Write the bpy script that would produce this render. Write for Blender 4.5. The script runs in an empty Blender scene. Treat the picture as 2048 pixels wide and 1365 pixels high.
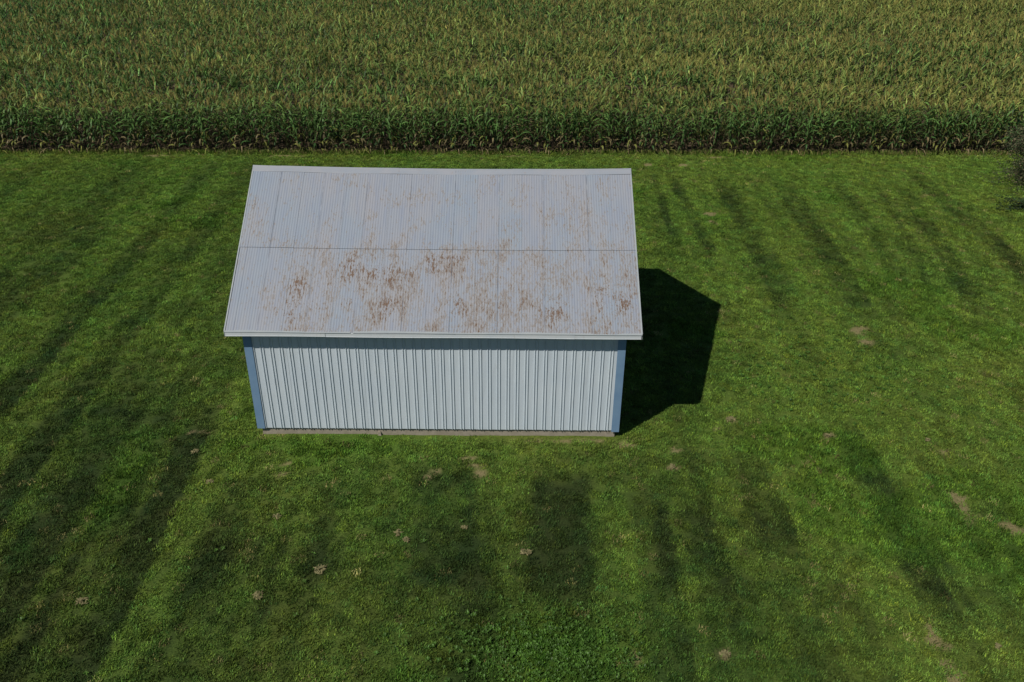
import bpy, math, random
import numpy as np
from mathutils import Matrix, Vector

SC = bpy.context.scene
COL = SC.collection
random.seed(7)
R = np.random.default_rng(11)

# ------------------------------------------------------------------ camera
cd = bpy.data.cameras.new('camera')
cam = bpy.data.objects.new('camera', cd)
COL.objects.link(cam)
r = Vector((0.999966, 0.002472, 0.0079))
u = Vector((-0.008067, 0.504995, 0.863085))
fw = Vector((0.001857, 0.863119, -0.504997))
M = Matrix((r, u, -fw)).transposed().to_4x4()
M.translation = Vector((6.38615, -18.65951, 13.76407))
cam.matrix_world = M
cd.sensor_fit = 'HORIZONTAL'
cd.sensor_width = 36.0
cd.lens = 36.0 * 1800 / 2048
cd.clip_start = 0.1
cd.clip_end = 3000
SC.camera = cam

# ------------------------------------------------------------------ sky, sun, exposure
SUN_FROM = Vector((-0.648, -0.595, 1.0)).normalized()
ELEV = math.asin(SUN_FROM.z)
AZ = math.atan2(SUN_FROM.x, SUN_FROM.y)
w = bpy.data.worlds.new('World')
SC.world = w
w.use_nodes = True
nt = w.node_tree
sky = nt.nodes.new('ShaderNodeTexSky')
sky.sky_type = 'NISHITA'
sky.sun_disc = False
sky.sun_elevation = ELEV
sky.sun_rotation = AZ
sky.air_density = 1.0
sky.dust_density = 0.1
sky.ozone_density = 4.0
nt.links.new(sky.outputs[0], nt.nodes['Background'].inputs[0])
nt.nodes['Background'].inputs[1].default_value = 0.05
sd = bpy.data.lights.new('sun', 'SUN')
sd.energy = 4.3
sd.angle = math.radians(0.53)
sd.color = (1.0, 0.955, 0.88)
sun = bpy.data.objects.new('sun', sd)
COL.objects.link(sun)
sun.rotation_euler = (-SUN_FROM).to_track_quat('-Z', 'Y').to_euler()
sun.location = (-20, -20, 40)
SC.view_settings.view_transform = 'Standard'
SC.view_settings.look = 'None'
SC.view_settings.exposure = 0.0
SC.view_settings.gamma = 1.0
SC.view_settings.use_curve_mapping = False
SC.cycles.max_bounces = 5
SC.cycles.diffuse_bounces = 3
SC.cycles.transparent_max_bounces = 4

# ------------------------------------------------------------------ helpers
def tag(o, label=None, cat=None, group=None, kind=None):
    if label: o['label'] = label
    if cat: o['category'] = cat
    if group: o['group'] = group
    if kind: o['kind'] = kind
    return o

def np_mesh(name, V, F, col=None, smooth=False):
    """V (n,3); F (m,k) index array of triangles or quads, col (n,3)"""
    me = bpy.data.meshes.new(name)
    V = np.asarray(V, np.float32)
    F = np.asarray(F, np.int32)
    k = F.shape[1]
    me.vertices.add(len(V)); me.vertices.foreach_set('co', V.ravel())
    me.loops.add(F.size); me.loops.foreach_set('vertex_index', F.ravel())
    me.polygons.add(len(F))
    me.polygons.foreach_set('loop_start', np.arange(0, F.size, k, dtype=np.int32))
    me.polygons.foreach_set('loop_total', np.full(len(F), k, np.int32))
    if smooth:
        me.polygons.foreach_set('use_smooth', np.ones(len(F), bool))
    if col is not None:
        a = me.attributes.new('col', 'FLOAT_COLOR', 'POINT')
        c = np.ones((len(V), 4), np.float32); c[:, :3] = col
        a.data.foreach_set('color', c.ravel())
    me.update(calc_edges=True)
    me.validate()
    return me

def link(name, me, mat, parent=None):
    o = bpy.data.objects.new(name, me)
    COL.objects.link(o)
    if mat is not None and not me.materials: me.materials.append(mat)
    if parent: o.parent = parent
    return o

def pmesh(name, V, F, smooth=False):
    me = bpy.data.meshes.new(name)
    me.from_pydata([tuple(v) for v in V], [], F)
    if smooth:
        for p in me.polygons: p.use_smooth = True
    me.update()
    return me

def boxes(name, bs):
    """joined boxes (x0,x1,y0,y1,z0,z1)"""
    V, F = [], []
    for x0, x1, y0, y1, z0, z1 in bs:
        b = len(V)
        V += [(x, y, z) for z in (z0, z1) for y in (y0, y1) for x in (x0, x1)]
        F += [[b+i for i in f] for f in ((0,2,3,1),(4,5,7,6),(0,1,5,4),(2,6,7,3),(0,4,6,2),(1,3,7,5))]
    return pmesh(name, V, F)

def extrude_x(name, prof, x0, x1, nx=1, zfun=None):
    """closed profile of (y,z) points swept along x"""
    n = len(prof); V, F = [], []
    for i in range(nx+1):
        x = x0 + (x1-x0)*i/nx
        dz = zfun(x) if zfun else 0
        V += [(x, p[0], p[1]+dz) for p in prof]
    for i in range(nx):
        for j in range(n):
            a = i*n+j; b = i*n+(j+1) % n
            F.append([a, b, b+n, a+n])
    F.append(list(range(n))[::-1]); F.append([nx*n+j for j in range(n)])
    return pmesh(name, V, F)

# 2-D value noise in numpy (several octaves), for the lawn and the field
def vnoise(x, y, seed, oct=3):
    rg = np.random.default_rng(seed)
    T = rg.random((256, 256)); out = 0; amp = 1; tot = 0
    for o in range(oct):
        xi = np.floor(x).astype(int); yi = np.floor(y).astype(int)
        fx = x-xi; fy = y-yi
        fx = fx*fx*(3-2*fx); fy = fy*fy*(3-2*fy)
        g = lambda i, j: T[(xi+i) & 255, (yi+j) & 255]
        v = (g(0,0)*(1-fx)+g(1,0)*fx)*(1-fy)+(g(0,1)*(1-fx)+g(1,1)*fx)*fy
        out = out+amp*v; tot += amp; amp *= .55
        x = x*2.03+17.3; y = y*2.03+5.1
    return out/tot
def sstep(a, b, x):
    t = np.clip((x-a)/(b-a), 0, 1); return t*t*(3-2*t)

# ------------------------------------------------------------------ materials
def newmat(name):
    m = bpy.data.materials.new(name); m.use_nodes = True
    t = m.node_tree; b = t.nodes['Principled BSDF']
    return m, t, b
class NB:
    """small node builder"""
    def __init__(s, t): s.t = t
    def n(s, typ, **kw):
        nd = s.t.nodes.new(typ)
        for k, v in kw.items(): setattr(nd, k, v)
        return nd
    def put(s, sock, v):
        if hasattr(v, 'is_output'): s.t.links.new(v, sock)
        else: sock.default_value = v
    def math(s, op, a, b=0.0, c=None, clamp=False):
        nd = s.n('ShaderNodeMath', operation=op, use_clamp=clamp)
        s.put(nd.inputs[0], a); s.put(nd.inputs[1], b)
        if c is not None: s.put(nd.inputs[2], c)
        return nd.outputs[0]
    def noise(s, vec, scale, detail=3, rough=.55):
        nd = s.n('ShaderNodeTexNoise'); s.put(nd.inputs['Vector'], vec)
        nd.inputs['Scale'].default_value = scale; nd.inputs['Detail'].default_value = detail
        nd.inputs['Roughness'].default_value = rough
        return nd.outputs[0]
    def stretch(s, vec, sc, loc=(0, 0, 0)):
        nd = s.n('ShaderNodeMapping'); s.put(nd.inputs['Vector'], vec)
        nd.inputs['Scale'].default_value = sc; nd.inputs['Location'].default_value = loc
        return nd.outputs[0]
    def ramp(s, v, a, b):
        nd = s.n('ShaderNodeMapRange', interpolation_type='SMOOTHSTEP'); s.put(nd.inputs[0], v)
        nd.inputs[1].default_value = a; nd.inputs[2].default_value = b
        return nd.outputs[0]
    def mix(s, f, a, b):
        nd = s.n('ShaderNodeMix', data_type='RGBA'); s.put(nd.inputs[0], f)
        s.put(nd.inputs[6], a if hasattr(a, 'is_output') else (*a, 1)); s.put(nd.inputs[7], b if hasattr(b, 'is_output') else (*b, 1))
        return nd.outputs[2]
    def pos(s): return s.n('ShaderNodeNewGeometry').outputs['Position']

def mat_plain(name, c1, c2, scale=4, rough=.5, spec=.4, dirt=None, detail=4):
    m, t, b = newmat(name); k = NB(t); p = k.pos()
    c = k.mix(k.ramp(k.noise(p, scale, detail), .3, .7), c1, c2)
    if dirt:
        c = k.mix(k.math('MULTIPLY', k.ramp(k.noise(k.stretch(p, (1, 1, .25)), 9, 6, .7), .55, .75), .6), c, dirt)
    t.links.new(c, b.inputs['Base Color'])
    b.inputs['Roughness'].default_value = rough; b.inputs['Specular IOR Level'].default_value = spec
    return m

# roof: pale blue paint peeling to primer and rust, denser down the slope
HOT = [(1.18,.75,.30,.30),(1.34,.42,.45,.20),(1.13,.15,.28,.25),(2.53,.48,.22,.25),(3.45,.28,.25,.35),(4.45,1.40,.16,.35),
       (4.9,1.53,.35,.06),(5.11,.40,.16,.40),(7.45,.28,.35,.35),(8.59,.55,.28,.45),(9.05,.45,.42,.35),(2.44,1.25,.35,.35),(3.2,1.2,.7,.35)]
def mat_roof():
    m, t, b = newmat('peeling_roof_paint'); k = NB(t); p = k.pos()
    sep = k.n('ShaderNodeSeparateXYZ'); k.put(sep.inputs[0], p); X, Y = sep.outputs[0], sep.outputs[1]
    oi = k.n('ShaderNodeObjectInfo').outputs['Random']
    sheet = k.n('ShaderNodeCombineXYZ'); k.put(sheet.inputs[0], k.math('MULTIPLY', oi, 37.0)); k.put(sheet.inputs[2], k.math('MULTIPLY', oi, 11.0))
    va = k.n('ShaderNodeVectorMath', operation='ADD'); k.put(va.inputs[0], p); k.put(va.inputs[1], sheet.outputs[0]); q = va.outputs[0]
    base = k.mix(k.ramp(k.noise(k.stretch(p, (1, .5, .5)), 1.3, 4), .35, .65), (.228, .268, .315), (.262, .275, .30))
    base = k.mix(k.math('MULTIPLY', oi, .6), base, (.268, .27, .295))
    base = k.mix(k.math('MULTIPLY', k.ramp(k.noise(k.stretch(q, (7, .6, .6)), 2.2, 5, .6), .42, .72), .6), base, (.205, .235, .30))
    # hot spots
    hot = None
    for hx, hy, sx, sy in HOT:
        dx = k.math('DIVIDE', k.math('SUBTRACT', X, hx), sx); dy = k.math('DIVIDE', k.math('SUBTRACT', Y, hy), sy)
        d2 = k.math('ADD', k.math('MULTIPLY', dx, dx), k.math('MULTIPLY', dy, dy))
        g = k.math('EXPONENT', k.math('MULTIPLY', d2, -1.0))
        hot = g if hot is None else k.math('MAXIMUM', hot, g)
    low = k.ramp(Y, 2.1, 1.55)                      # below the end lap of the upper sheets
    right = k.ramp(X, .3, 3.2)
    area = k.noise(k.stretch(p, (1.5, .8, .8), (3.1, 0, 1.7)), 1.5, 4, .62)
    worn = k.math('ADD', k.math('SUBTRACT', area, .525), k.math('MULTIPLY', k.math('MULTIPLY', low, k.ramp(X, .2, 1.2)), .145))
    worn = k.math('ADD', worn, k.math('MULTIPLY', right, .035))
    worn = k.math('ADD', worn, k.math('MULTIPLY', hot, .06))
    fl = k.noise(k.stretch(q, (22, 6, 6)), 1.0, 6, .72)
    fl2 = k.noise(k.stretch(q, (55, 17, 17), (5, 5, 5)), 1.0, 3, .6)
    f = k.math('SUBTRACT', k.math('ADD', k.math('MULTIPLY', fl, .65), k.math('MULTIPLY', fl2, .35)), .5)
    sc = k.math('ADD', k.math('MULTIPLY', worn, .75), k.math('MULTIPLY', f, 1.9))
    haze = k.ramp(k.math('ADD', worn, k.math('MULTIPLY', f, .5)), .0, .22)
    c = k.mix(k.math('MULTIPLY', haze, .30), base, (.285, .265, .25))
    c = k.mix(k.math('MULTIPLY', k.ramp(sc, .13, .165), .75), c, k.mix(k.noise(p, 6, 3), (.22, .183, .148), (.212, .19, .172)))
    rs = k.math('ADD', sc, k.math('MULTIPLY', hot, .13))
    c = k.mix(k.math('MULTIPLY', k.ramp(rs, .31, .345), .9), c, k.mix(k.noise(p, 14, 3), (.155, .08, .042), (.115, .08, .058)))
    ed = k.math('MULTIPLY', k.ramp(rs, .27, .31), k.ramp(rs, .345, .31))
    c = k.mix(k.math('MULTIPLY', ed, .35), c, (.11, .10, .105))
    pale = k.ramp(k.noise(k.stretch(q, (40, 3, 3), (1, 8, 2)), 1.0, 5, .7), .60, .70)
    c = k.mix(k.math('MULTIPLY', pale, k.math('MULTIPLY', k.ramp(worn, -.1, .15), .35)), c, (.37, .38, .39))
    # light dust film, dark lichen dots
    dots = k.ramp(k.noise(k.stretch(q, (30, 22, 22), (9, 2, 4)), 1.0, 4, .7), .69, .74)
    c = k.mix(k.math('MULTIPLY', dots, .55), c, (.10, .105, .13))
    lap = k.n('ShaderNodeAttribute', attribute_name='lap').outputs['Fac']
    c = k.mix(k.math('MULTIPLY', lap, k.math('MULTIPLY', k.ramp(k.noise(k.stretch(p, (.4, 2, 2)), 1.5, 3), .33, .58), .62)), c, (.09, .10, .125))
    t.links.new(c, b.inputs['Base Color'])
    b.inputs['Roughness'].default_value = .62; b.inputs['Specular IOR Level'].default_value = .25
    bp = k.n('ShaderNodeBump'); bp.inputs['Strength'].default_value = .25; bp.inputs['Distance'].default_value = .004
    k.put(bp.inputs['Height'], k.noise(k.stretch(q, (25, 12, 12)), 1, 4)); t.links.new(bp.outputs[0], b.inputs['Normal'])
    return m

M_ROOF = mat_roof()
M_CAP = mat_plain('ridge_paint', (.255, .28, .315), (.285, .295, .32), 2.5, .55, .3, (.27, .22, .19))
M_WALL = mat_plain('white_wall_paint', (.50, .56, .605), (.53, .585, .62), .9, .5, .3, (.43, .45, .45))
M_TRIM = mat_plain('blue_trim_paint', (.14, .235, .36), (.17, .27, .39), 2.0, .45, .4)
M_WHITE = mat_plain('white_fascia_paint', (.52, .56, .58), (.56, .585, .59), 3, .6, .25, (.42, .38, .33))
M_RAKE = mat_plain('rake_paint', (.30, .33, .34), (.335, .36, .36), 3, .6, .25)
M_WOOD = mat_plain('dark_framing', (.14, .11, .07), (.2, .15, .11), 6, .8, .2)
M_CONC = mat_plain('weathered_concrete', (.26, .225, .17), (.33, .285, .225), 9, .9, .15, (.17, .15, .12), 7)
M_BOX = mat_plain('grey_box_paint', (.5, .52, .56), (.56, .58, .6), 5, .5, .4)

def mat_attr(name, rough=.6, spec=.25, trans=.25, inst=False):
    """colour comes from the geometry's own colour attribute, with a part of light passing through the leaf"""
    m, t, b = newmat(name); k = NB(t)
    a = k.n('ShaderNodeAttribute', attribute_name='col'); c = a.outputs[0]
    t.links.new(c, b.inputs['Base Color'])
    b.inputs['Roughness'].default_value = rough; b.inputs['Specular IOR Level'].default_value = spec
    tr = k.n('ShaderNodeBsdfTranslucent'); t.links.new(c, tr.inputs[0])
    mx = k.n('ShaderNodeMixShader'); mx.inputs[0].default_value = trans
    t.links.new(b.outputs[0], mx.inputs[1]); t.links.new(tr.outputs[0], mx.inputs[2])
    t.links.new(mx.outputs[0], t.nodes['Material Output'].inputs[0])
    return m
M_CORN = mat_attr('corn_leaf', .5, .16, .25)
M_WEED = mat_attr('weed_leaf', .5, .3, .2)
M_DRY = mat_attr('dry_grass', .8, .1, .15)
M_SHRUB = mat_attr('shrub_bark_and_leaf', .7, .2, .1)

def mat_blade():
    m, t, b = newmat('grass_blade'); k = NB(t)
    ic = k.n('ShaderNodeAttribute', attribute_name='tuft_col', attribute_type='INSTANCER').outputs[0]
    v = k.n('ShaderNodeAttribute', attribute_name='col').outputs[0]
    mx = k.n('ShaderNodeMix', data_type='RGBA', blend_type='MULTIPLY'); mx.inputs[0].default_value = 1
    t.links.new(ic, mx.inputs[6]); t.links.new(v, mx.inputs[7]); c = mx.outputs[2]
    t.links.new(c, b.inputs['Base Color'])
    b.inputs['Roughness'].default_value = .6; b.inputs['Specular IOR Level'].default_value = .06
    tr = k.n('ShaderNodeBsdfTranslucent'); t.links.new(c, tr.inputs[0])
    ms = k.n('ShaderNodeMixShader'); ms.inputs[0].default_value = .2
    t.links.new(b.outputs[0], ms.inputs[1]); t.links.new(tr.outputs[0], ms.inputs[2])
    t.links.new(ms.outputs[0], t.nodes['Material Output'].inputs[0])
    return m
M_BLADE = mat_blade()

def mat_lawn():
    m, t, b = newmat('lawn_thatch'); k = NB(t); p = k.pos()
    a = k.n('ShaderNodeAttribute', attribute_name='col').outputs[0]
    f = k.noise(p, 26, 5, .7)
    mul = k.n('ShaderNodeMix', data_type='RGBA', blend_type='MULTIPLY'); mul.inputs[0].default_value = 1
    k.put(mul.inputs[6], a)
    cr = k.mix(k.ramp(f, .3, .7), (.55, .55, .5), (1.35, 1.3, 1.2)); k.put(mul.inputs[7], cr)
    t.links.new(mul.outputs[2], b.inputs['Base Color'])
    b.inputs['Roughness'].default_value = .9; b.inputs['Specular IOR Level'].default_value = .1
    bp = k.n('ShaderNodeBump'); bp.inputs['Strength'].default_value = .6; bp.inputs['Distance'].default_value = .03
    k.put(bp.inputs['Height'], f); t.links.new(bp.outputs[0], b.inputs['Normal'])
    return m
M_LAWN = mat_lawn()
M_SOIL = mat_plain('field_soil', (.07, .05, .033), (.115, .085, .055), 5, .95, .1, None, 7)
M_FAR = mat_plain('far_field', (.06, .075, .025), (.085, .09, .032), .05, .95, .1, None, 6)

# ------------------------------------------------------------------ the ground
def edge_y(x): return 22.35 + .021*(x-6.4)          # where the mown lawn meets the corn

tag(link('ground', pmesh('ground', [(-900,-900,-.16),(900,-900,-.16),(900,900,-.16),(-900,900,-.16)], [[0,1,2,3]]), M_FAR), kind='structure')
tag(link('soil', pmesh('soil', [(-70,20.0,-.06),(82,20.0,-.06),(82,82,-.06),(-70,82,-.06)], [[0,1,2,3]]), M_SOIL), kind='structure')

# the mower's passes and worn places: (x0,y0,x1,y1,width,strength) strength>0 darker, <0 lighter
STRIPES = [(12.68,19.9,12.46,12.5,.32,.75),(13.4,19.6,13.7,10.8,.45,.75),(14.35,19.3,14.6,8.0,.35,.5),(15.53,19.0,15.57,6.3,1.0,.75),
 (18.18,19.1,17.8,6.4,1.0,.7),(20.6,19.4,19.7,7.5,.6,.65),(23.28,19.2,21.5,6.1,.7,.7),(22.2,18.5,20.6,8,.3,.5),(25.5,17,24.2,9,.6,.45),(16.9,18.8,16.8,8,.3,.45),(14.98,0.2,15.4,-6.0,1.25,.95),
 (13.03,-4.0,12.89,-8.5,.45,.6),(12.2,-1.0,12.4,-4.5,1.1,.55),(17.76,-1.0,17.9,-3.2,.6,.6),(-4.1,11.5,-4.3,-.6,.75,.45),
 (-6.4,13,-6.9,1,1.1,.4),(-9.3,14,-9.8,4,1.2,.45),(-12,16,-12.6,6,1.3,.25),(-1.66,0.4,-1.57,-4.6,.75,.6),(-.1,-2,0.1,-6,.8,.5),(-3.9,-1,-4.2,-6,.9,.5),
 (4.85,-1.4,5.05,-5.2,1.45,1.05),(7.66,-1.6,7.5,-5.3,1.35,1.2),(2.2,-2.0,2.5,-5.0,.9,.6),(10.7,-.5,10.1,-5.0,1.2,.55),(1.2,-4.8,1.2,-9,1.2,.5),
 (14.16,-1.0,14.45,-7.2,.30,-.7),(16.39,-1.0,16.33,-5,.36,-.6),(-2.81,0,-2.35,-8,.35,-.5),(-3.55,12.2,-3.6,0,.20,-.6),(16.6,19,16.6,4,.5,-.4),
 (13.0,10.5,13.2,7,.45,-.35),(6.3,-1.4,6.3,-5.0,.35,-.35),(-1.0,10,-1.1,0,.9,-.3),(11.1,19,11.2,10,.8,-.3),(8.9,-1.5,8.8,-5.5,.6,-.25)]
BARE = [(5.35,-.96,.16,.10),(5.5,-1.15,.20,.13),(5.68,-1.5,.12,.16),(1.0,-1.2,.20,.13),(.86,-1.62,.15,.10),(4.59,-1.46,.16,.10),(4.42,-1.65,.14,.08),
 (14.47,15.1,.30,.22),(14.3,14.2,.25,.2),(14.35,20.95,.3,.2),(12.59,20.9,.25,.2),(12.21,.84,.17,.10),(11.8,.45,.1,.06),(10.38,-1.19,.22,.10),(10.6,-.5,.16,.08),
 (14.58,.14,.18,.12),(17.27,5.73,.35,.3),(17.24,4.96,.3,.22),(14.69,-6.2,.12,.16),(14.66,-6.45,.14,.12),(14.74,-6.67,.16,.10),(14.64,-7.05,.10,.16),(14.7,-7.4,.13,.14),
 (10.52,-6.9,.14,.10),(8.79,-7.0,.06,.2),(17.3,-.45,.15,.10),(17.74,-3.3,.22,.2),(-1.44,.1,.15,.08),(-1.77,.14,.1,.06),(18.0,-4.2,.2,.4),(8.2,-.17,.7,.07),(6.9,-.15,.5,.05),(9.3,-.3,.3,.10),
 (16.9,-2.5,.2,.5),(6.4,21.9,.5,.12),(-4,21.7,.7,.12),(-10,21.6,.6,.1),(16,22.0,.6,.1)]
def lawn_fields(x, y):
    """dark (0..1), dry (0..1), bare (0..1), lush (0..1) over the lawn"""
    n1 = vnoise(x*.5+40, y*.16+12, 3, 3); n2 = vnoise(x*.9+3, y*.9+8, 4, 4); n3 = vnoise(x*3.1, y*3.1, 5, 3)
    wob = (vnoise(x*.03+9, y*.16, 6, 2)-.5)*.30 + (vnoise(x*1.5, y*1.5, 16, 3)-.5)*.10
    dark = .40*(n1-.5)+.62*(n2-.5)+.60*(n3-.5)
    # passes of the mower along y: alternate passes lean the other way, thin combed lines at their edges
    side = np.clip(sstep(9.6, 11.2, x)+sstep(.3, -1.2, x)+.75*sstep(-1.6, -3.2, y)*np.clip(sstep(3.6, 2.6, x)+sstep(8.7, 9.6, x)+.35, 0, 1), 0, 1)*sstep(22.0, 19.8, y)*(1-.50*sstep(1, -1.5, x)*sstep(-3, 0, y))*(1-.50*sstep(9, 11, x)*sstep(2, 6, y))
    for wd, ph, amp, alt, sd_ in ((.93, .2, .78, .5, 101), (.36, .1, .40, .0, 102)):
        q = (x+wob)/wd+ph; ip = np.floor(q).astype(int); fr = q-ip
        T = np.clip(np.random.default_rng(sd_).normal(0, .8, 400), -1, .95)
        a0 = T[ip+150]+alt*(1-2*(ip % 2)); a1 = T[ip+151]-alt*(1-2*(ip % 2))
        val = a0+(a1-a0)*sstep(.90, 1.0, fr)
        along = .25+1.5*vnoise(ip*.77+3, y*.22+ip*5.3, sd_+1, 2)
        dark = dark+amp*.5*val*along*side
    q = (x+wob)/.93+.2; fr = np.abs(q-np.round(q))
    dark = dark-.34*sstep(.14, .05, fr)*side*sstep(.35, .6, vnoise(np.round(q)*.9, y*.22, 110, 2))
    for x0, y0, x1, y1, wd, s in STRIPES:
        t = (y-y0)/(y1-y0); xc = x0+(x1-x0)*t
        e = sstep(-.09, .12, t+.5*wob)*sstep(1.10, .86, t+.5*wob)
        g = sstep(.60*wd, .42*wd, np.abs(x+wob*.8-xc))*e
        dark = dark + s*np.where((x > 11.5) & (y > 3), .62, .44)*g*(.2+1.6*vnoise(x*1.7, y*1.2, 21, 3))
    # vignette painted over darker grass near and left; trimmed and yellower round the barn
    near = np.maximum(np.maximum(-x, x-9.14), np.maximum(-y, y-7.77))
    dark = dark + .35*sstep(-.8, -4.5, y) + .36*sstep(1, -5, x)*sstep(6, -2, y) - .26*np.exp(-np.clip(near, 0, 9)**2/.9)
    dark = dark - .10*sstep(12, 20, y) - .16*sstep(19.5, 21.2, y) - .10*sstep(9, 13, x)
    dry = .30 + .9*(vnoise(x*.45+7, y*.3+2, 12, 3)-.5)+.7*(vnoise(x*2.2, y*2.2, 13, 3)-.5)
    dry = dry + .30*sstep(1.6, .2, edge_y(x)-y) + .10*sstep(10, 16, x) + .18*np.exp(-np.clip(near, 0, 9)**2/.7)
    bare = np.zeros_like(x)
    bw = (vnoise(x*4.5, y*4.5, 31, 3)-.5)
    for bx, by, sx, sy in BARE:
        d = np.sqrt(((x-bx)/sx)**2+((y-by)/sy)**2)
        bare = np.maximum(bare, sstep(1.25, .75, d+1.6*bw))
    lush = np.exp(-(((x-7.2)/1.5)**2+((y+6.9)/1.0)**2)) + .7*sstep(.62, .72, vnoise(x*.35+21, y*.35+2, 41, 3))
    return np.clip(dark+.30, 0, 1.1), np.clip(dry, 0, 1), np.clip(bare, 0, 1), np.clip(lush, 0, 1)
def lerp(a, b, t): return np.asarray(a)*(1-t[:, None])+np.asarray(b)*t[:, None]
def lawn_colour(x, y, soil=True):
    dark, dry, bare, lush = lawn_fields(x, y)
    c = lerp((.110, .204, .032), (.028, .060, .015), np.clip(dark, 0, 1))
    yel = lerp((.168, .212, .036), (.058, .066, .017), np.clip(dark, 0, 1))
    c = c*(1-.7*dry[:, None])+yel*(.7*dry[:, None])
    c = c*(1-.5*lush[:, None])+np.array((.06, .165, .014))*(.5*lush[:, None])
    if soil:
        c = c*np.array((.72, .66, .75))
        b = .75*bare[:, None]; c = c*(1-b)+np.array((.225, .18, .10))*b
    return c, dark, dry, bare, lush

X0, X1, Y0 = -34.0, 48.0, -16.0
xs = np.arange(X0, X1+.01, .14); NY = 290
gx, gt = np.meshgrid(xs, np.linspace(0, 1, NY))
ey = edge_y(gx)+.25*(vnoise(gx*1.6, gx*0+3, 51, 3)-.5)
gy = Y0+(ey-Y0)*gt
gz = .05*(vnoise(gx*.35, gy*.35, 52, 2)-.5)+.025*(vnoise(gx*2.4, gy*2.4, 53, 2)-.5)
gz[-1, :] = -.075
V = np.stack([gx.ravel(), gy.ravel(), gz.ravel()], 1)
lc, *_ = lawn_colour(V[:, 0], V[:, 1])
nx = len(xs); I = np.arange(NY*nx).reshape(NY, nx)
F = np.stack([I[:-1, :-1].ravel(), I[:-1, 1:].ravel(), I[1:, 1:].ravel(), I[1:, :-1].ravel()], 1)
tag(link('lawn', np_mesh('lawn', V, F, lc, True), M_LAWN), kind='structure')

# ------------------------------------------------------------------ the barn
W, D = 9.14, 7.7722
OVX, OVY = .35, .277
ZR, ZE, ZF, ZB = 5.756, 3.218, 3.082, .2325
SL = (ZR-ZE)/(D/2+OVY)
SLEN = math.hypot(ZR-ZE, D/2+OVY)
def sag(x):
    t = (x+OVX)/(W+2*OVX); return .035-.055*math.sin(math.pi*min(max(t, 0), 1))**.7-.012*t
barn = bpy.data.objects.new('barn', None); COL.objects.link(barn); barn.empty_display_size = .5
tag(barn, 'white ribbed metal barn with blue corner trim and rusting pale roof on the lawn', 'barn')

# foundation
fnd = boxes('foundation', [(.07, W-.06, .045, D-.045, -.2, .30)])
link('foundation', fnd, M_CONC, barn)
link('foundation_block', boxes('foundation_block', [(W-.30, W-.075, .035, .3, -.2, .21)]), M_CONC, barn)
link('concrete_lump', pmesh('concrete_lump', [(3.0,-.01,-.05),(3.12,-.02,-.05),(3.10,.06,-.05),(3.0,.06,-.05),(3.03,.0,.12),(3.09,0,.10),(3.08,.05,.13),(3.02,.05,.11)],
     [[0,1,5,4],[1,2,6,5],[2,3,7,6],[3,0,4,7],[4,5,6,7],[3,2,1,0]]), M_CONC, barn)

def wall_profile(n_pair, pitch=.2286):
    """section of ribbed sheet: pairs of narrow ribs on flats, (along, out)"""
    h = .019; pts = []
    for i in range(n_pair):
        o = i*pitch+.082
        for c in (o, o+.066):
            pts += [(c-.013, 0), (c-.006, h), (c+.006, h), (c+.013, 0)]
    return pts
def wall_sheet(name, length, z0, zt, place, n_rows=1):
    """ribbed sheet of given length; place(along,out,z) -> world, zt(along) top height"""
    n = int(math.ceil(length/.2286))
    pts = [(0.0, 0)]+[q for q in wall_profile(n) if q[0] < length-.004]+[(length-.001, 0)]
    V, F = [], []
    rows = 5
    for j in range(rows):
        for a, o in pts:
            zz = z0+(zt(a)-z0)*j/(rows-1)
            d = .0018*math.sin(a*31+j*2.1+place(0, 0, 0)[0]*3) if 0 < j < rows-1 else 0
            V.append(place(a, o+d, zz))
    k = len(pts)
    for j in range(rows-1):
        for i in range(k-1):
            b = j*k+i; F.append([b, b+1, b+k+1, b+k])
    return pmesh(name, V, F)

def build_wall(length, zt, place, cols):
    """a wall core with its sheets as children"""
    core = []
    K = 24
    for i in range(K+1):
        a = length*i/K; core.append((a, zt(a)))
    V = [place(a, -.03, ZB+.02) for a, z in core]+[place(a, -.03, z-.03) for a, z in core]+[place(a, -.09, ZB+.02) for a, z in core]+[place(a, -.09, z-.03) for a, z in core]
    F = []; n = K+1
    for i in range(K):
        F += [[i, i+1, n+i+1, n+i], [2*n+i+1, 2*n+i, 3*n+i, 3*n+i+1], [n+i, n+i+1, 3*n+i+1, 3*n+i], [i+1, i, 2*n+i, 2*n+i+1]]
    wl = link('wall', pmesh('wall', V, F), M_WOOD, barn)
    a = .045
    while a < length-.05:
        w_ = min(.9144, length-.045-a)
        jit = random.uniform(-.004, .004)
        off = .0 if int(a/.9144) % 2 else .003
        pl = lambda s, o, z, a=a, off=off: place(a+s, o+off, z)
        z0 = ZB+jit
        link('wall_panel', wall_sheet('wall_panel', w_+.012 if a+w_ < length-.06 else w_, z0, lambda s, a=a: zt(a+s), pl), M_WALL, wl)
        a += .9144
    return wl
flat_top = lambda a: 3.22
def gable_top(a): return ZE+SL*(min(a, D-a)+OVY)-.06
build_wall(W, flat_top, lambda a, o, z: (a, -o, z), None)                 # front
build_wall(W, flat_top, lambda a, o, z: (W-a, D+o, z), None)              # back
build_wall(D, gable_top, lambda a, o, z: (W+o, a, z), None)               # right gable
build_wall(D, gable_top, lambda a, o, z: (-o, D-a, z), None)              # left gable

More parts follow.
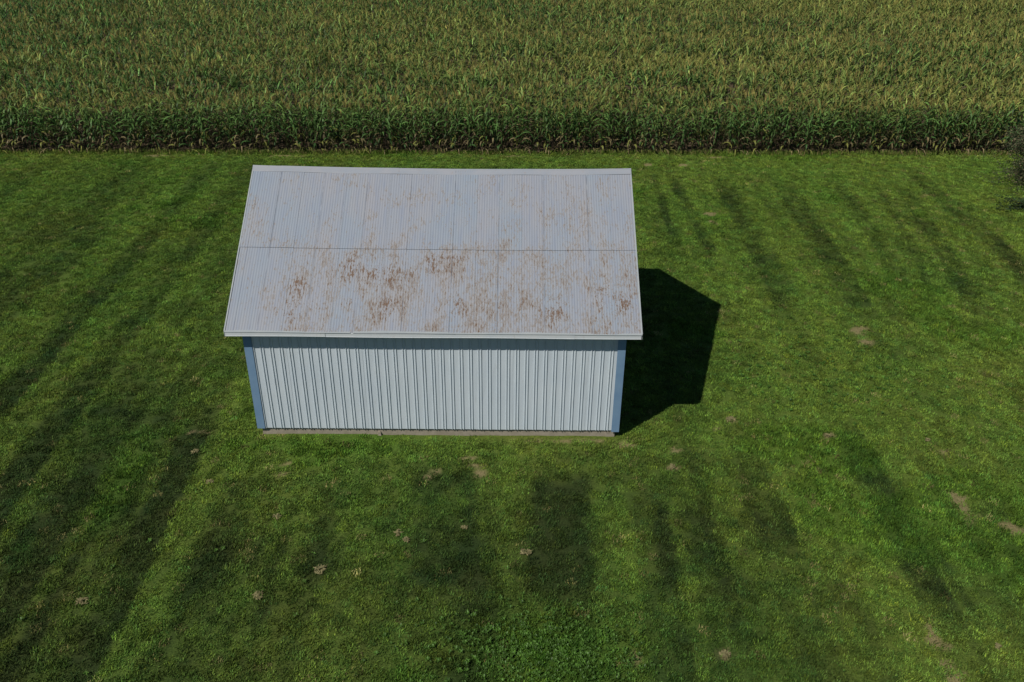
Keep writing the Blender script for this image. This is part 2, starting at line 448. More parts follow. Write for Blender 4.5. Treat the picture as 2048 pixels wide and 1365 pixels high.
# blue corner trim: an angle on each corner with a hemmed pale edge
def corner(cx, cy, sx, sy, z0=ZB-.005):
    t = .03; wd = .165
    prof = [(-t, -t), (wd, -t), (wd, -t+.008), (-t+.008, -t+.008), (-t+.008, wd), (-t, wd)]
    V = []; F = []
    for z in (z0, 3.2):
        V += [(cx+sx*p[0], cy+sy*p[1], z) for p in prof]
    n = 6
    for i in range(n): F.append([i, (i+1) % n, n+(i+1) % n, n+i])
    F += [[0, 3, 2, 1], [0, 5, 4, 3], [6, 7, 8, 9], [6, 9, 10, 11]]
    link('corner_trim', pmesh('corner_trim', V, F), M_TRIM, barn)
corner(0, 0, 1, 1); corner(W, 0, -1, 1, ZB-.03); corner(0, D, 1, -1); corner(W, D, -1, -1)

# roof deck with the sheets, cap and trims as its children
Lx, Rx = -OVX, W+OVX
yr = D/2
deck = pmesh('roof', [(x, y, z) for x in (Lx+.03, Rx-.03) for y, z in
        ((-OVY+.03, ZE-.045), (yr, ZR-.045), (D+OVY-.03, ZE-.045), (D+OVY-.03, ZE-.09), (yr, ZR-.10), (-OVY+.03, ZE-.09))],
        [[0,1,4,5],[1,2,3,4],[11,10,7,6],[10,9,8,7],[0,6,7,1],[1,7,8,2],[5,4,10,11],[4,3,9,10],[0,5,11,6],[2,8,9,3]])
roof = link('roof', deck, M_WOOD, barn)
PITCH = .0635; AMP = .0028
def roof_sheet(x0, x1, s0, s1, front, lift, skew=0.0):
    """corrugated sheet from slope distance s0 (low) to s1 (high)"""
    ncor = (x1-x0)/PITCH; npt = int(round(ncor*5))+1; rows = 5
    V, F = [], []
    edge = (random.uniform(-.004, .006), random.uniform(-.006, .004))
    for j in range(rows):
        s = s0+(s1-s0)*j/(rows-1)
        for i in range(npt):
            x = x0+(x1-x0)*i/(npt-1)
            ph = (x+9)/PITCH*2*math.pi
            e = lift+AMP*math.sin(ph)+.0012*math.sin(s*5+x0*7)
            if i == 0: e += edge[0]
            if j == 0: e += .002
            yy = s*(D/2+OVY)/SLEN; zz = s*(ZR-ZE)/SLEN
            ny, nz = -(ZR-ZE)/SLEN, (D/2+OVY)/SLEN
            xx = x+skew*s
            y = -OVY+yy+ny*e; z = ZE+zz+nz*e+sag(xx)*min(1, s/SLEN)
            if not front: y = D-y
            V.append((xx, y, z))
    for j in range(rows-1):
        for i in range(npt-1):
            b = j*npt+i
            F.append([b, b+1, b+npt+1, b+npt] if front else [b, b+npt, b+npt+1, b+1])
    me = pmesh('roof_sheet', V, F, True)
    at = me.attributes.new('lap', 'FLOAT', 'POINT')
    at.data.foreach_set('value', [1.0 if i % npt in (0, 1) else 0.0 for i in range(len(V))])
    link('roof_sheet', me, M_ROOF, roof)
SPLIT = 2.36
for front in (True, False):
    for row, (s0, s1, lift) in enumerate(((-.02, SPLIT+.05, -.004), (SPLIT, SLEN+.01, .008))):
        x1 = Rx-.012; k = 0
        while x1 > Lx+.03:
            x0 = max(x1-.5655, Lx+.012)
            roof_sheet(x0-.03 if x0 > Lx+.02 else x0, x1, s0+random.uniform(-.006, .006), s1, front, lift+(.0035 if k % 2 else 0)+random.uniform(0, .0015))
            x1 = x0; k += 1
# ridge cap in lengths, each lapped over the next
def cap(x0, x1, lift):
    wd = .165; V, F = [], []
    n = 14
    prof = [(-wd, .012), (-wd+.012, .020), (-.035, .016), (-.018, .030), (0, .034), (.018, .030), (.035, .016), (wd-.012, .020), (wd, .012)]
    for i in range(n+1):
        x = x0+(x1-x0)*i/n
        for p, h in prof:
            V.append((x, yr+p*.85, ZR-abs(p)*SL*.85+h+lift+sag(x)+.006*math.sin(x*2.2)*(1 if p < 0 else .3)))
    k = len(prof)
    for i in range(n):
        for j in range(k-1):
            b = i*k+j; F.append([b, b+k, b+k+1, b+1])
    me = pmesh('ridge_cap', V, F)
    o = link('ridge_cap', me, M_CAP, roof)
    md = o.modifiers.new('thickness', 'SOLIDIFY'); md.thickness = .004; md.offset = 1
for x0, x1, l in ((Lx-.01, .42, .0), (.38, 3.45, .004), (3.40, 6.45, .0), (6.40, Rx+.01, .004)): cap(x0, x1, l)
# rake trims: pale metal angle over the sheet ends, both gables, both slopes
for xa, sgn in ((Lx, -1), (Rx, 1)):
    for front in (True, False):
        V, F = [], []
        prof = [(-.018, .016), (.012, .016), (.012, -.135), (.004, -.135), (.004, .010), (-.018, .010)]
        for s in (-.01, SLEN*.5, SLEN):
            y = -OVY+s*(D/2+OVY)/SLEN; z = ZE+s*(ZR-ZE)/SLEN+sag(xa)*min(1, max(0, s/SLEN))
            if not front: y = D-y
            V += [(xa+sgn*p, y, z+h) for p, h in prof]
        for j in range(2):
            for i in range(6):
                a = j*6+i; b = j*6+(i+1) % 6; F.append([a, b, b+6, a+6])
        F += [list(range(6)), [12+i for i in range(6)]]
        link('rake_trim', pmesh('rake_trim', V, F), M_RAKE, roof)
# eave fascia: moulded white metal in lapped lengths, with a drip edge above
def fascia(x0, x1, dz, dy, front):
    zt = ZE-.012+dz; zb = ZF+.012+dz
    prof = [(-.026, zt), (-.032, zt-.008), (-.032, zt-.016), (-.027, zt-.022), (-.026, zb+.012), (-.031, zb+.009), (-.031, zb), (.03, zb), (.03, zt)]
    pr = [(-OVY+.005+p+dy, z) for p, z in prof]
    if not front: pr = [(D-y, z) for y, z in pr]
    link('fascia', extrude_x('fascia', pr, x0, x1, 6, lambda x: .006*math.sin(x*1.3)), M_WHITE, roof)
def drip(x0, x1, dz, front):
    pr = [(-OVY-.036, ZE-.004+dz), (-OVY-.036, ZE-.012+dz), (-OVY-.030, ZE-.012+dz), (-OVY-.02, ZE-.012+dz), (-OVY+.05, ZE+.012+dz), (-OVY+.05, ZE+.018+dz)]
    if not front: pr = [(D-y, z) for y, z in pr]
    link('drip_edge', extrude_x('drip_edge', pr, x0, x1, 6, lambda x: .004*math.sin(x*1.9+1)), M_RAKE, roof)
for front in (True, False):
    for x0, x1, dz, dy in ((Lx+.015, 2.02, .002, -.003), (2.03, 5.1, -.004, .0), (5.1, 7.9, -.002, -.003), (7.9, Rx-.015, 0, 0)): fascia(x0, x1, dz, dy, front)
    for x0, x1, dz in ((Lx, 2.62, -.001), (2.68, 5.7, .002), (5.7, Rx, .0)): drip(x0, x1, dz, front)
# soffit under the overhangs
for ya, yb in ((-OVY+.04, -.03), (D+.03, D+OVY-.04)):
    link('soffit', boxes('soffit', [(Lx+.02, Rx-.02, ya, yb, ZF+.03, ZF+.045)]), M_WHITE, barn)
mb = link('wall_box', pmesh('wall_box', [(W+.02,1.3,.62),(W+.17,1.3,.62),(W+.17,1.62,.62),(W+.02,1.62,.62),(W+.02,1.3,1.06),(W+.14,1.3,1.0),(W+.14,1.62,1.0),(W+.02,1.62,1.06)],
    [[0,1,5,4],[1,2,6,5],[2,3,7,6],[3,0,4,7],[4,5,6,7],[3,2,1,0]]), M_BOX, barn)
mb['label'] = 'small pale grey box on the shaded right wall'

# ------------------------------------------------------------------ corn
def ribbon(path, widths, side):
    """flat leaf along path (n,3), folded slightly down its midrib"""
    n = len(path); V, F = [], []
    for i in range(n):
        p = path[i]; wd = widths[i]/2
        V.append(p-side*wd); V.append(p+side*wd)
    for i in range(n-1):
        a = 2*i; F += [(a, a+1, a+3), (a, a+3, a+2)]
    return np.array(V), np.array(F)
def corn_leaf(rg, az, z, ln, wd, droop, seg):
    d = np.array((math.cos(az), math.sin(az), 0)); sd = np.array((-d[1], d[0], 0))
    path = []; e = math.radians(rg.uniform(48, 66)); p = np.array((0, 0, z)); st = ln/seg
    for i in range(seg+1):
        path.append(p.copy())
        p = p+st*(d*math.cos(e)+np.array((0, 0, math.sin(e))))
        e -= droop*(.5+i*.45)/seg*2.2
    sh = [.55, 1, .95, .62, .04] if seg == 4 else np.interp(np.linspace(0, 1, seg+1), [0, .3, .6, .85, 1], [.55, 1, .9, .5, .03])
    side = sd*math.cos(.3)+np.array((0, 0, 1))*math.sin(rg.uniform(-.6, .6))
    side /= np.linalg.norm(side)
    return ribbon(np.array(path), np.array(sh)*wd, side)
def prism(p0, p1, r0, r1, n=3):
    V, F = [], []
    for p, rr in ((p0, r0), (p1, r1)):
        for k in range(n):
            a = 2*math.pi*k/n; V.append((p[0]+rr*math.cos(a), p[1]+rr*math.sin(a), p[2]))
    for k in range(n):
        b = (k+1) % n; F += [(k, b, n+b), (k, n+b, n+k)]
    return np.array(V), np.array(F)
GREEN_D, GREEN_L = np.array((.036, .098, .028)), np.array((.135, .245, .05))
YEL, TAN = np.array((.19, .20, .05)), np.array((.24, .19, .10))
def corn_parts(rg, nleaf, seg, zlow=.35, lowdry=True):
    """list of (name, V, F, colour) of one plant, 2.15 m to the top of the stalk"""
    H = 2.12; out = []
    v, f = prism((0, 0, -.1), (0, 0, H), .016, .007)
    out.append(('stalk', v, f, np.tile((.085, .085, .035), (len(v), 1))))
    plane = rg.uniform(0, math.pi)
    for i in range(nleaf):
        t = i/(nleaf-1); z = zlow+(H-.12-zlow)*t
        az = plane+math.pi*(i % 2)+rg.normal(0, .35)
        ln = (.62+.28*math.sin(math.pi*min(1, .15+t*.8)))*rg.uniform(.85, 1.1)*(1-.25*t)
        v, f = corn_leaf(rg, az, z, ln, rg.uniform(.075, .1)*(1-.2*t), rg.uniform(.75, 1.25)*(1.15-.45*t), seg)
        c = GREEN_D*(1-t*.45)+GREEN_L*(t*.45); c = c*math.exp(rg.normal(-.05, .33))
        if lowdry and z < .75 and rg.random() < .4: c = YEL*rg.uniform(.7, 1.3) if rg.random() < .65 else TAN*rg.uniform(.6, 1.1)
        cc = np.tile(c, (len(v), 1)); k = np.linspace(0, 1, len(v))[:, None]
        cc = cc*(1-.25*k)+(.4*c+.6*YEL)*.25*k*1.2
        out.append(('leaf', v, f, cc))
    if nleaf > 7:
        e = prism((.03, 0, 1.0), (.09, .01, 1.24), .03, .012, 4)
        out.append(('ear', e[0], e[1], np.tile((.10, .125, .04), (len(e[0]), 1))))
    Vs, Fs, n = [], [], 0
    tc = np.array((.36, .29, .095))*rg.uniform(.8, 1.2)
    for b in range(6):
        a = rg.uniform(0, 6.28); sp = 0 if b == 0 else rg.uniform(.06, .15); L = .34 if b == 0 else rg.uniform(.2, .28)
        p0 = np.array((0, 0, H-.02+.02*b)); p1 = p0+np.array((math.cos(a)*sp, math.sin(a)*sp, L))
        s = np.array((-math.sin(a), math.cos(a), 0))*.009; s2 = np.array((math.cos(a), math.sin(a), 0))*.009
        Vs += [p0-s, p0+s, p1+s2, p1-s2]; Fs += [(n, n+1, n+2), (n, n+2, n+3)]; n += 4
    out.append(('tassel', np.array(Vs), np.array(Fs), np.tile(tc, (n, 1))))
    return out
def place_tint(x, y):
    """varying ripeness over the field: greener towards the lawn and in drifts, tan elsewhere"""
    n = .65*vnoise(x*.06+3, y*.42+1, 61, 3)+.35*vnoise(x*.5, y*.9, 62, 2)
    return np.clip(3.0*(n-.5)+.48+.016*(x-6), 0, 1)

# front row: every plant its own thing
rg = np.random.default_rng(5)
variants = []
for vi in range(8):
    ms = []
    for nm, v, f, c in corn_parts(rg, 11, 5):
        me = np_mesh('corn_'+nm, v, f, c); me.materials.append(M_CORN); ms.append((nm, me))
    variants.append(ms)
NFRONT = 296
FX0, FX1 = -20.5, 33.0
LAB = 'tall green corn plant in the front row of the field, along the mown lawn'
for i in range(NFRONT):
    x = FX0+(FX1-FX0)*(i+rg.uniform(-.25, .25))/NFRONT
    y = edge_y(x)+.13+rg.normal(0, .07)
    o = bpy.data.objects.new('corn_plant', None); COL.objects.link(o); o.empty_display_size = .1
    o.location = (x, y, -.06); o.rotation_euler = (rg.normal(0, .06), rg.normal(.03, .06), rg.uniform(0, 6.28))
    s = rg.uniform(.84, 1.1); o.scale = (s, s, s*rg.uniform(.92, 1.06))
    tag(o, LAB, 'corn plant', 'corn plants of the front row')
    for nm, me in variants[i % 8]:
        c = bpy.data.objects.new(nm, me); COL.objects.link(c); c.parent = o

# the rest of the field: one mass
def assemble(parts):
    Vs, Fs, Cs, T, n = [], [], [], [], 0
    for nm, v, f, c in parts:
        Vs.append(v); Fs.append(f+n); Cs.append(c); T.append(np.full(len(v), 1.0 if nm == 'tassel' else 0.0)); n += len(v)
    return np.concatenate(Vs), np.concatenate(Fs), np.concatenate(Cs), np.concatenate(T)
near_v = [assemble(corn_parts(rg, 9, 4, .5)) for _ in range(10)]
far_v = [assemble([p for p in corn_parts(rg, 6, 3, 1.15, False) if p[0] != 'stalk']) for _ in range(10)]
AV, AF, AC, off = [], [], [], 0
row = 0
pts_near, pts_far = [], []
y = .22+.76
while edge_y(0)+y < 66:
    yy0 = edge_y(6)+y
    half = (yy0+18.7)*.60+5
    sp = .178 if y < 6 else (.20 if y < 18 else .235)
    xsr = np.arange(6.4-half, 6.4+half, sp); xsr = xsr+rg.normal(0, .04, len(xsr))
    ysr = edge_y(xsr)+y+rg.normal(0, .07, len(xsr))
    keep = rg.random(len(xsr)) > .05+.25*sstep(.60, .72, vnoise(xsr*.55, ysr*.5, 64, 3))
    (pts_near if y < 3.0 else pts_far).append(np.stack([xsr[keep], ysr[keep]], 1))
    y += .76 if (row % 8) != 4 else 1.25; row += 1
for pts, vs in ((np.concatenate(pts_near), near_v), (np.concatenate(pts_far), far_v)):
    which = rg.integers(0, len(vs), len(pts)); tint = place_tint(pts[:, 0], pts[:, 1])
    for k, (v, f, c, tas) in enumerate(vs):
        P = pts[which == k]; tt = tint[which == k]; m = len(P); n = len(v)
        a = rg.uniform(0, 6.28, m); s = rg.uniform(.84, 1.1, m)*(1+.30*(vnoise(P[:, 0]*.22, P[:, 1]*.6, 63, 3)-.5)); lx = rg.normal(.04, .06, m); ly = rg.normal(0, .06, m)
        ca, sa = np.cos(a), np.sin(a)
        vx = v[None, :, 0]*ca[:, None]-v[None, :, 1]*sa[:, None]; vy = v[None, :, 0]*sa[:, None]+v[None, :, 1]*ca[:, None]; vz = np.broadcast_to(v[None, :, 2], vx.shape)
        vx = (vx+vz*lx[:, None])*s[:, None]+P[:, 0:1]; vy = (vy+vz*ly[:, None])*s[:, None]+P[:, 1:2]; vz = vz*s[:, None]-.06
        AV.append(np.stack([vx, vy, vz], -1).reshape(-1, 3))
        AF.append((f[None]+(np.arange(m)*n)[:, None, None]+off).reshape(-1, 3)); off += m*n
        br = np.exp(rg.normal(0, .27, m))
        base = c[None]*br[:, None, None]
        ripe = np.array((.315, .315, .075)); hi = np.clip((v[:, 2]-1.2)/1.0, 0, 1)
        mixv = (tt[:, None]*(.16+.34*hi[None]))[..., None]
        cc = base*(1-mixv)+ripe*br[:, None, None]*mixv
        AC.append(cc.reshape(-1, 3))
field = link('corn_field', np_mesh('corn_field', np.concatenate(AV), np.concatenate(AF), np.concatenate(AC)), M_CORN)
tag(field, 'dense field of tasselled ripening corn stretching back behind the barn', 'corn field', kind='stuff')

# ------------------------------------------------------------------ grass, weeds, litter
def tuft_mesh(name, rg, n, rad, hmin, hmax, wd):
    Vs, Fs, Cs = [], [], []; k = 0
    for i in range(n):
        rr = rad*math.sqrt(rg.random()); a = rg.uniform(0, 6.28); p = np.array((rr*math.cos(a), rr*math.sin(a), -.01))
        az = rg.uniform(0, 6.28); h = rg.uniform(hmin, hmax); le = rg.uniform(.3, 1.2)*h
        d = np.array((math.cos(az), math.sin(az), 0)); s = np.array((-d[1], d[0], 0))*wd*rg.uniform(.6, 1.2)/2
        m_ = p+d*le*.35+np.array((0, 0, h*.65)); tip = p+d*le+np.array((0, 0, h))
        Vs += [p-s, p+s, m_-s*.8, m_+s*.8, tip]; Fs += [(k, k+1, k+3), (k, k+3, k+2), (k+2, k+3, k+4)]; k += 5
        c = rg.uniform(.62, 1.4)*np.array((1, 1, 1)) if rg.random() > .12 else np.array((1.6, 1.5, 1.2))
        Cs += [c*.8, c*.8, c, c, c*1.1]
    me = np_mesh(name, np.array(Vs), np.array(Fs), np.array(Cs)); me.materials.append(M_BLADE)
    return me
tufts = []
for i in range(6):
    me = tuft_mesh('grass_tuft', rg, 44, .13, .018, .070, .017)
    tufts.append(bpy.data.objects.new('grass_tuft', me))       # only the meshes are used, by the nodes below
DENS = 62
area = (X1-X0)*(23-Y0); n = int(area*DENS)
px = rg.uniform(X0, X1, n); py = rg.uniform(Y0, 23.2, n)
vis = (py < edge_y(px)+.12) & (np.abs(px-6.4) < (py+18.7)*.62+6.5) & (py > -13)
inb = (px > -.02) & (px < W-.0) & (py > -.11*(rg.random(len(px)) > .25)) & (py < D-.02)
px, py = px[vis & ~inb], py[vis & ~inb]
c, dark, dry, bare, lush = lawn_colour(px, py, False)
keep = (rg.random(len(px)) > bare*.93) & (rg.random(len(px)) > .15*np.clip(dark, 0, 1))
px, py, c, dark, dry, bare, lush = [q[keep] for q in (px, py, c, dark, dry, bare, lush)]
br = np.exp(rg.normal(-.06, .36, len(px))); hue = rg.normal(0, .08, len(px))
c = c*np.clip(br, .5, 1.7)[:, None]*np.stack([1+hue, np.ones_like(hue), 1-hue], 1)
odd = rg.random(len(px)) < .03*dry+.006
c[odd] = np.array((.20, .185, .07))*br[odd][:, None]
sc_h = (.75+.5*vnoise(px*1.5, py*1.5, 71, 3)+.55*lush+.9*sstep(.35, -.1, edge_y(px)-py))*rg.uniform(.8, 1.25, len(px))
near_b = np.maximum(np.maximum(-px, px-W), np.maximum(-py, py-D))
sc_h *= (1+.5*sstep(.3, .08, near_b)*rg.random(len(px))*(py > 0))*(1-.45*sstep(-.5, -.1, py)*(py < 0)*(px > -.3)*(px < W+.3))
pz = .05*(vnoise(px*.35, py*.35, 52, 2)-.5)+.025*(vnoise(px*2.4, py*2.4, 53, 2)-.5)
me = bpy.data.meshes.new('grass')
me.vertices.add(len(px)); me.vertices.foreach_set('co', np.stack([px, py, pz], 1).astype(np.float32).ravel())
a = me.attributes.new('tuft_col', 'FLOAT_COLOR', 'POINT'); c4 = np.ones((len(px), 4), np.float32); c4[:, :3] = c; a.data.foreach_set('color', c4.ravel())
a = me.attributes.new('tuft_scale', 'FLOAT_VECTOR', 'POINT'); s3 = np.stack([np.ones_like(sc_h), np.ones_like(sc_h), sc_h], 1).astype(np.float32); a.data.foreach_set('vector', s3.ravel())
a = me.attributes.new('tuft_rot', 'FLOAT_VECTOR', 'POINT'); r3 = np.zeros((len(px), 3), np.float32); r3[:, 2] = rg.uniform(0, 6.28, len(px)); a.data.foreach_set('vector', r3.ravel())
grass = link('grass', me, M_BLADE)
tag(grass, 'short mown green grass of the lawn with darker mower stripes', 'grass', kind='stuff')
ng = bpy.data.node_groups.new('scatter_grass', 'GeometryNodeTree')
ng.interface.new_socket('Geometry', in_out='INPUT', socket_type='NodeSocketGeometry')
ng.interface.new_socket('Geometry', in_out='OUTPUT', socket_type='NodeSocketGeometry')
gi = ng.nodes.new('NodeGroupInput'); go = ng.nodes.new('NodeGroupOutput')
iop = ng.nodes.new('GeometryNodeInstanceOnPoints'); g2i = ng.nodes.new('GeometryNodeGeometryToInstance')
for to in tufts[::-1]:
    oi = ng.nodes.new('GeometryNodeObjectInfo'); oi.inputs['Object'].default_value = to
    ng.links.new(oi.outputs['Geometry'], g2i.inputs[0])
ng.links.new(gi.outputs[0], iop.inputs['Points']); ng.links.new(g2i.outputs[0], iop.inputs['Instance'])
iop.inputs['Pick Instance'].default_value = True
for nm, sock in (('tuft_rot', 'Rotation'), ('tuft_scale', 'Scale')):
    na = ng.nodes.new('GeometryNodeInputNamedAttribute'); na.data_type = 'FLOAT_VECTOR'; na.inputs['Name'].default_value = nm
    ng.links.new(na.outputs[0], iop.inputs[sock])
ng.links.new(iop.outputs[0], go.inputs[0])
md = grass.modifiers.new('scatter', 'NODES'); md.node_group = ng

# broad-leaved weeds in the turf
def rosette(rg, n, ln, wd, col):
    Vs, Fs, Cs, k = [], [], [], 0
    for i in range(n):
        az = 2*math.pi*i/n+rg.normal(0, .25); d = np.array((math.cos(az), math.sin(az), 0)); s = np.array((-d[1], d[0], 0))
        L = ln*rg.uniform(.7, 1.2); z1, z2 = rg.uniform(.04, .08), rg.uniform(.02, .07); w2 = wd*rg.uniform(.7, 1.1)
        Vs += [np.zeros(3), d*L*.5+s*w2/2+np.array((0, 0, z1)), d*L*.5-s*w2/2+np.array((0, 0, z1)), d*L+np.array((0, 0, z2))]
        Fs += [(k, k+2, k+1), (k+1, k+2, k+3)]; k += 4; Cs += [col*rg.uniform(.7, 1.3)]*4
    return np.array(Vs), np.array(Fs), np.array(Cs)
Vs, Fs, Cs, k = [], [], [], 0
def weed(x, y, ln, col):
    global k
    v, f, c_ = rosette(rg, rg.integers(4, 9), ln, ln*.42, col)
    Vs.append(v+np.array((x, y, .01))); Fs.append(f+k); Cs.append(c_); k += len(v)
for i in range(620):
    x, y = rg.uniform(-16, 28), rg.uniform(-10, 14)
    if -.1 < x < W+.1 and -.1 < y < D+.1: continue
    if vnoise(np.array([x*.5]), np.array([y*.5]), 81, 3)[0] < .46: continue
    weed(x, y, rg.uniform(.035, .085), np.array((.07, .145, .02))*rg.uniform(.7, 1.3))
for i in range(900):
    weed(rg.normal(7.1, 1.15), rg.normal(-6.85, .55), rg.uniform(.03, .07), np.array((.068, .148, .020))*rg.uniform(.6, 1.35))
for i in range(170):
    weed(rg.normal(15.5, 1.6), rg.normal(3.2, 1.1), rg.uniform(.05, .09), np.array((.06, .14, .018))*rg.uniform(.6, 1.3))
tag(link('weeds', np_mesh('weeds', np.concatenate(Vs), np.concatenate(Fs), np.concatenate(Cs)), M_WEED), 'broad leaved clover and plantain weeds growing through the lawn', 'weeds', kind='stuff')

# ragged uncut fringe, fallen yellow leaves and stubble at the foot of the corn
Vs, Fs, Cs, k = [], [], [], 0
for i in range(20000):
    x = rg.uniform(-22, 36); y = edge_y(x)+rg.normal(.02, .13); dryf = rg.random()
    if vnoise(np.array([x*.8]), np.array([0.]), 83, 3)[0] < rg.uniform(.1, .5): continue
    h = rg.uniform(.05, .24); az = rg.uniform(0, 6.28); d = np.array((math.cos(az), math.sin(az), 0)); s = np.array((-d[1], d[0], 0))*rg.uniform(.006, .013)
    p = np.array((x, y, -.06)); tip = p+d*h*rg.uniform(.2, .8)+np.array((0, 0, h+.05)); m_ = (p+tip)/2+np.array((0, 0, h*.15))
    col = np.array((.095, .14, .025)) if dryf > .25 else np.array((.22, .18, .07))
    Vs += [p-s, p+s, m_-s, m_+s, tip]; Fs += [(k, k+1, k+3), (k, k+3, k+2), (k+2, k+3, k+4)]; Cs += [col*rg.uniform(.6, 1.4)]*5; k += 5
tag(link('fringe_grass', np_mesh('fringe_grass', np.array(Vs), np.array(Fs), np.array(Cs)), M_DRY), 'ragged yellowing grass along the foot of the corn', 'grass', kind='stuff')
Vs, Fs, Cs, k = [], [], [], 0
for i in range(380):
    x = rg.uniform(-21, 34); y = edge_y(x)+rg.uniform(-.12, .35); L = rg.uniform(.15, .55); az = rg.normal(-.9, .9)
    d = np.array((math.cos(az), math.sin(az), 0)); s = np.array((-d[1], d[0], 0))*rg.uniform(.012, .028); z0 = rg.uniform(.0, .28)
    p = np.array((x, y, z0)); m_ = p+d*L*.5+np.array((0, 0, rg.uniform(-.02, .08))); tip = p+d*L+np.array((0, 0, -z0+.01))
    Vs += [p-s*.6, p+s*.6, m_-s, m_+s, tip]; Fs += [(k, k+1, k+3), (k, k+3, k+2), (k+2, k+3, k+4)]
    Cs += [(TAN if rg.random() < .5 else YEL*1.15)*rg.uniform(.6, 1.35)]*5; k += 5
tag(link('fallen_leaves', np_mesh('fallen_leaves', np.array(Vs), np.array(Fs), np.array(Cs)), M_DRY), 'dry tan corn leaves hanging and fallen at the foot of the corn', 'dry leaves', kind='stuff')

# tufts of dry clippings lying on the turf, each a thing
def clump_mesh(rg, size):
    Vs, Fs, Cs, k = [], [], [], 0
    for i in range(36):
        x, y = rg.uniform(-1, 1)*size*.45, rg.uniform(-1, 1)*size*.34; z = .02+.035*math.exp(-(x*x+y*y)/(size*size*.2))*rg.uniform(.5, 1.3)
        L = size*rg.uniform(.3, .45); az = rg.uniform(0, 6.28); d = np.array((math.cos(az), math.sin(az), rg.normal(0, .08))); s = np.array((-d[1], d[0], rg.normal(0, .3)))*rg.uniform(.008, .018)
        p = np.array((x, y, z))
        Vs += [p-d*L/2-s*.5, p-d*L/2+s*.5, p+s, p-s, p+d*L/2]; Fs += [(k, k+1, k+2), (k, k+2, k+3), (k+3, k+2, k+4)]
        Cs += [np.array((.215, .19, .09))*rg.uniform(.6, 1.25)]*5; k += 5
    return np.array(Vs), np.array(Fs), np.array(Cs)
CL = [(2.42,-4.74,.30,'largest tan clump of dry clippings on the dark lawn left of centre'),
 (1.13,-3.11,.20,'small tan dry clump on the lawn below the barn\'s front left corner'),
 (1.31,-5.5,.24,'tan dry clump nearest the bottom edge, left of the largest clump'),
 (3.94,-3.61,.20,'left one of two tan dry clumps close together on the lawn before the barn'),
 (4.14,-3.84,.17,'right one of two tan dry clumps close together on the lawn before the barn'),
 (5.39,-3.43,.14,'tiny pale dry clump inside the left dark mown rectangle'),
 (6.76,-4.2,.24,'pale dry clump between the two dark mown rectangles in front of the barn'),
 (-.73,-1.9,.18,'small dry clump on the grass left of the barn, lower one'),
 (-1.44,-.74,.18,'small dry clump on the grass left of the barn, upper one'),
 (-2.19,-5.69,.24,'dry tan clump lying alone on the dark lawn at the far lower left'),
 (17.09,-.02,.15,'small pale clump on the rough lawn far right of the barn'),
 (14.58,.14,.20,'dry tan clump at the top end of the brown mown strip right of the barn'),
 (12.21,.84,.26,'tan dry clump just beyond the barn\'s shadow on the right'),
 (10.38,-1.19,.18,'thin scatter of dry clippings off the barn\'s front right corner'),
 (10.52,-6.9,.22,'yellowish dry clump near the bottom edge right of centre'),
 (15.81,-6.66,.15,'small dry clump near the bottom right corner of the lawn')]
for x, y, s, lab in CL:
    v, f, c_ = clump_mesh(rg, s)
    o = link('dry_clump', np_mesh('dry_clump', v, f, c_), M_DRY); o.location = (x, y, 0); o.rotation_euler = (0, 0, rg.uniform(0, 6.28))
    tag(o, lab, 'dry grass clump', 'clumps of dry clippings on the lawn')

# ------------------------------------------------------------------ shrub at the right edge
sh = bpy.data.objects.new('shrub', None); COL.objects.link(sh); sh.location = (30.7, 18.9, 0)
tag(sh, 'brownish twiggy shrub with sparse leaves at the right edge by the corn', 'shrub')
Tv, Tf, Tc, k = [], [], [], 0
Lv, Lf, Lc, kl = [], [], [], 0
def twig(p, d, L, rad, lvl):
    global k, kl
    n = 3; q = np.array(p, float); d = np.array(d, float)
    for i in range(n):
        d2 = d+rg.normal(0, .18, 3)+np.array((0, 0, .03 if lvl < 2 else -.05)); d2 /= np.linalg.norm(d2); e = q+d2*L/n
        v, f = prism(q, e, rad*(1-.25*i), rad*(1-.25*(i+1)))
        Tv.append(v); Tf.append(f+k); k += len(v); Tc.append(np.tile(np.array((.21, .17, .125))*rg.uniform(.7, 1.3), (len(v), 1)))
        q, d = e, d2
        if lvl < 3:
            for b in range(2 if lvl else 3):
                dd = d+rg.normal(0, .55, 3); dd[2] = abs(dd[2])*.6 if lvl < 2 else dd[2]*.5; dd /= np.linalg.norm(dd)
                twig(q, dd, L*rg.uniform(.5, .7), rad*.55, lvl+1)
        if lvl >= 2:
            for b in range(2):
                c0 = q+rg.normal(0, .07, 3); a1 = rg.normal(0, 1, 3); a1 /= np.linalg.norm(a1); a2 = np.cross(a1, rg.normal(0, 1, 3)); a2 /= np.linalg.norm(a2)
                sz = rg.uniform(.03, .06)
                Lv.append(np.array([c0-a1*sz, c0+a2*sz*.5, c0+a1*sz, c0-a2*sz*.5])); Lf.append(np.array([(0, 1, 2), (0, 2, 3)])+kl); kl += 4
                col = np.array((.045, .065, .025)) if rg.random() < .75 else np.array((.15, .125, .07))
                Lc.append(np.tile(col*rg.uniform(.6, 1.4), (4, 1)))
for i in range(13):
    a = 2*math.pi*i/13+rg.normal(0, .2)
    twig((.15*math.cos(a), .15*math.sin(a), -.05), (math.cos(a)*.75, math.sin(a)*.75, .8), rg.uniform(1.5, 2.1), .022, 0)
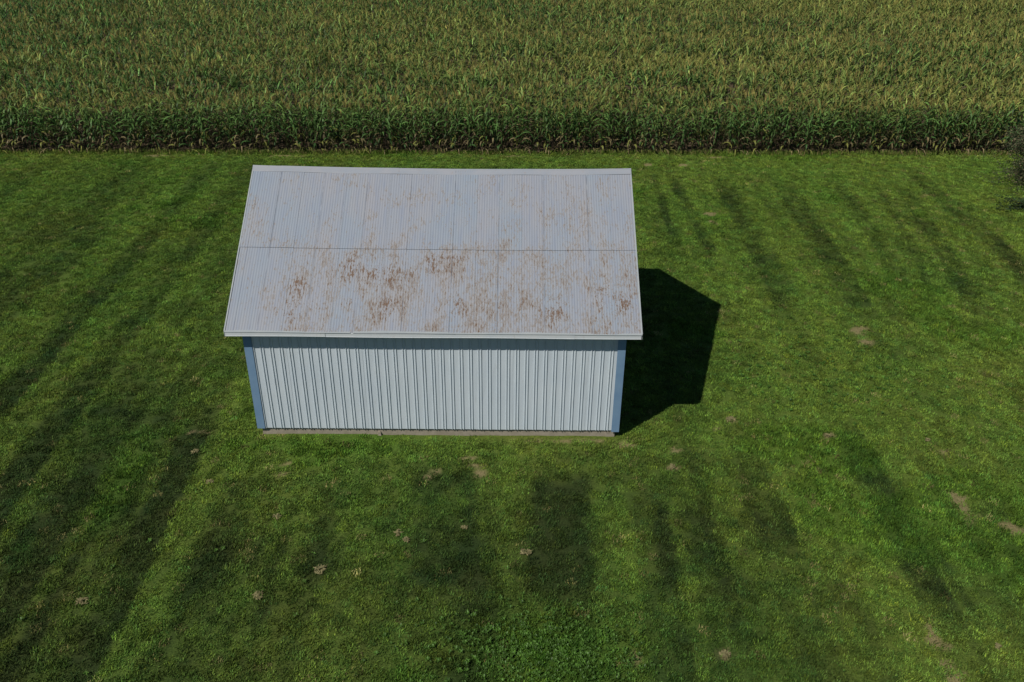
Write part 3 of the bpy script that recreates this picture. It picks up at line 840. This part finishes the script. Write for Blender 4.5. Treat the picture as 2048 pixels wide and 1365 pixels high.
for i in range(7):
    a = rg.uniform(2.5, 4.3)
    twig((.1*math.cos(a), .1*math.sin(a), .05), (math.cos(a), math.sin(a), .16), rg.uniform(1.6, 2.3), .016, 1)
link('branches', np_mesh('branches', np.concatenate(Tv), np.concatenate(Tf), np.concatenate(Tc)), M_SHRUB, sh)
link('leaves', np_mesh('leaves', np.concatenate(Lv), np.concatenate(Lf), np.concatenate(Lc)), M_SHRUB, sh)
lows = []
# low dark evergreen bush in front of it
lb = bpy.data.objects.new('low_bush', None); COL.objects.link(lb); lb.location = (28.2, 15.8, 0)
tag(lb, 'low dark green spreading bush with feathery tips at the right edge of the lawn', 'bush')
Tv, Tf, Tc, k = [], [], [], 0; Lv, Lf, Lc, kl = [], [], [], 0
for i in range(40):
    a = rg.uniform(0, 6.28); a = a if rg.random() < .4 else rg.normal(3.1, .35); L = rg.uniform(.9, 1.6)*(1.5 if abs(a-3.1) < .35 else .75)
    d = np.array((math.cos(a), math.sin(a)*.55, rg.uniform(.02, .3))); tip = d*L
    v, f = prism((0, 0, .02), tip+np.array((0, 0, .04)), .014, .004); Tv.append(v); Tf.append(f+k); k += len(v); Tc.append(np.tile((.07, .05, .03), (len(v), 1)))
    for j in range(60):
        t = rg.uniform(.15, 1.05); c0 = tip*t+np.array((0, 0, .05))+rg.normal(0, .09, 3)*(1.1-.6*t); c0[2] = abs(c0[2])
        a1 = d+rg.normal(0, .5, 3); a1 /= np.linalg.norm(a1); a2 = np.cross(a1, rg.normal(0, 1, 3)); a2 /= np.linalg.norm(a2); sz = rg.uniform(.03, .07)
        Lv.append(np.array([c0-a1*sz, c0+a2*sz*.35, c0+a1*sz, c0-a2*sz*.35])); Lf.append(np.array([(0, 1, 2), (0, 2, 3)])+kl); kl += 4
        Lc.append(np.tile(np.array((.028, .05, .02))*rg.uniform(.6, 1.5), (4, 1)))
link('branches', np_mesh('branches', np.concatenate(Tv), np.concatenate(Tf), np.concatenate(Tc)), M_SHRUB, lb)
link('leaves', np_mesh('leaves', np.concatenate(Lv), np.concatenate(Lf), np.concatenate(Lc)), M_SHRUB, lb)
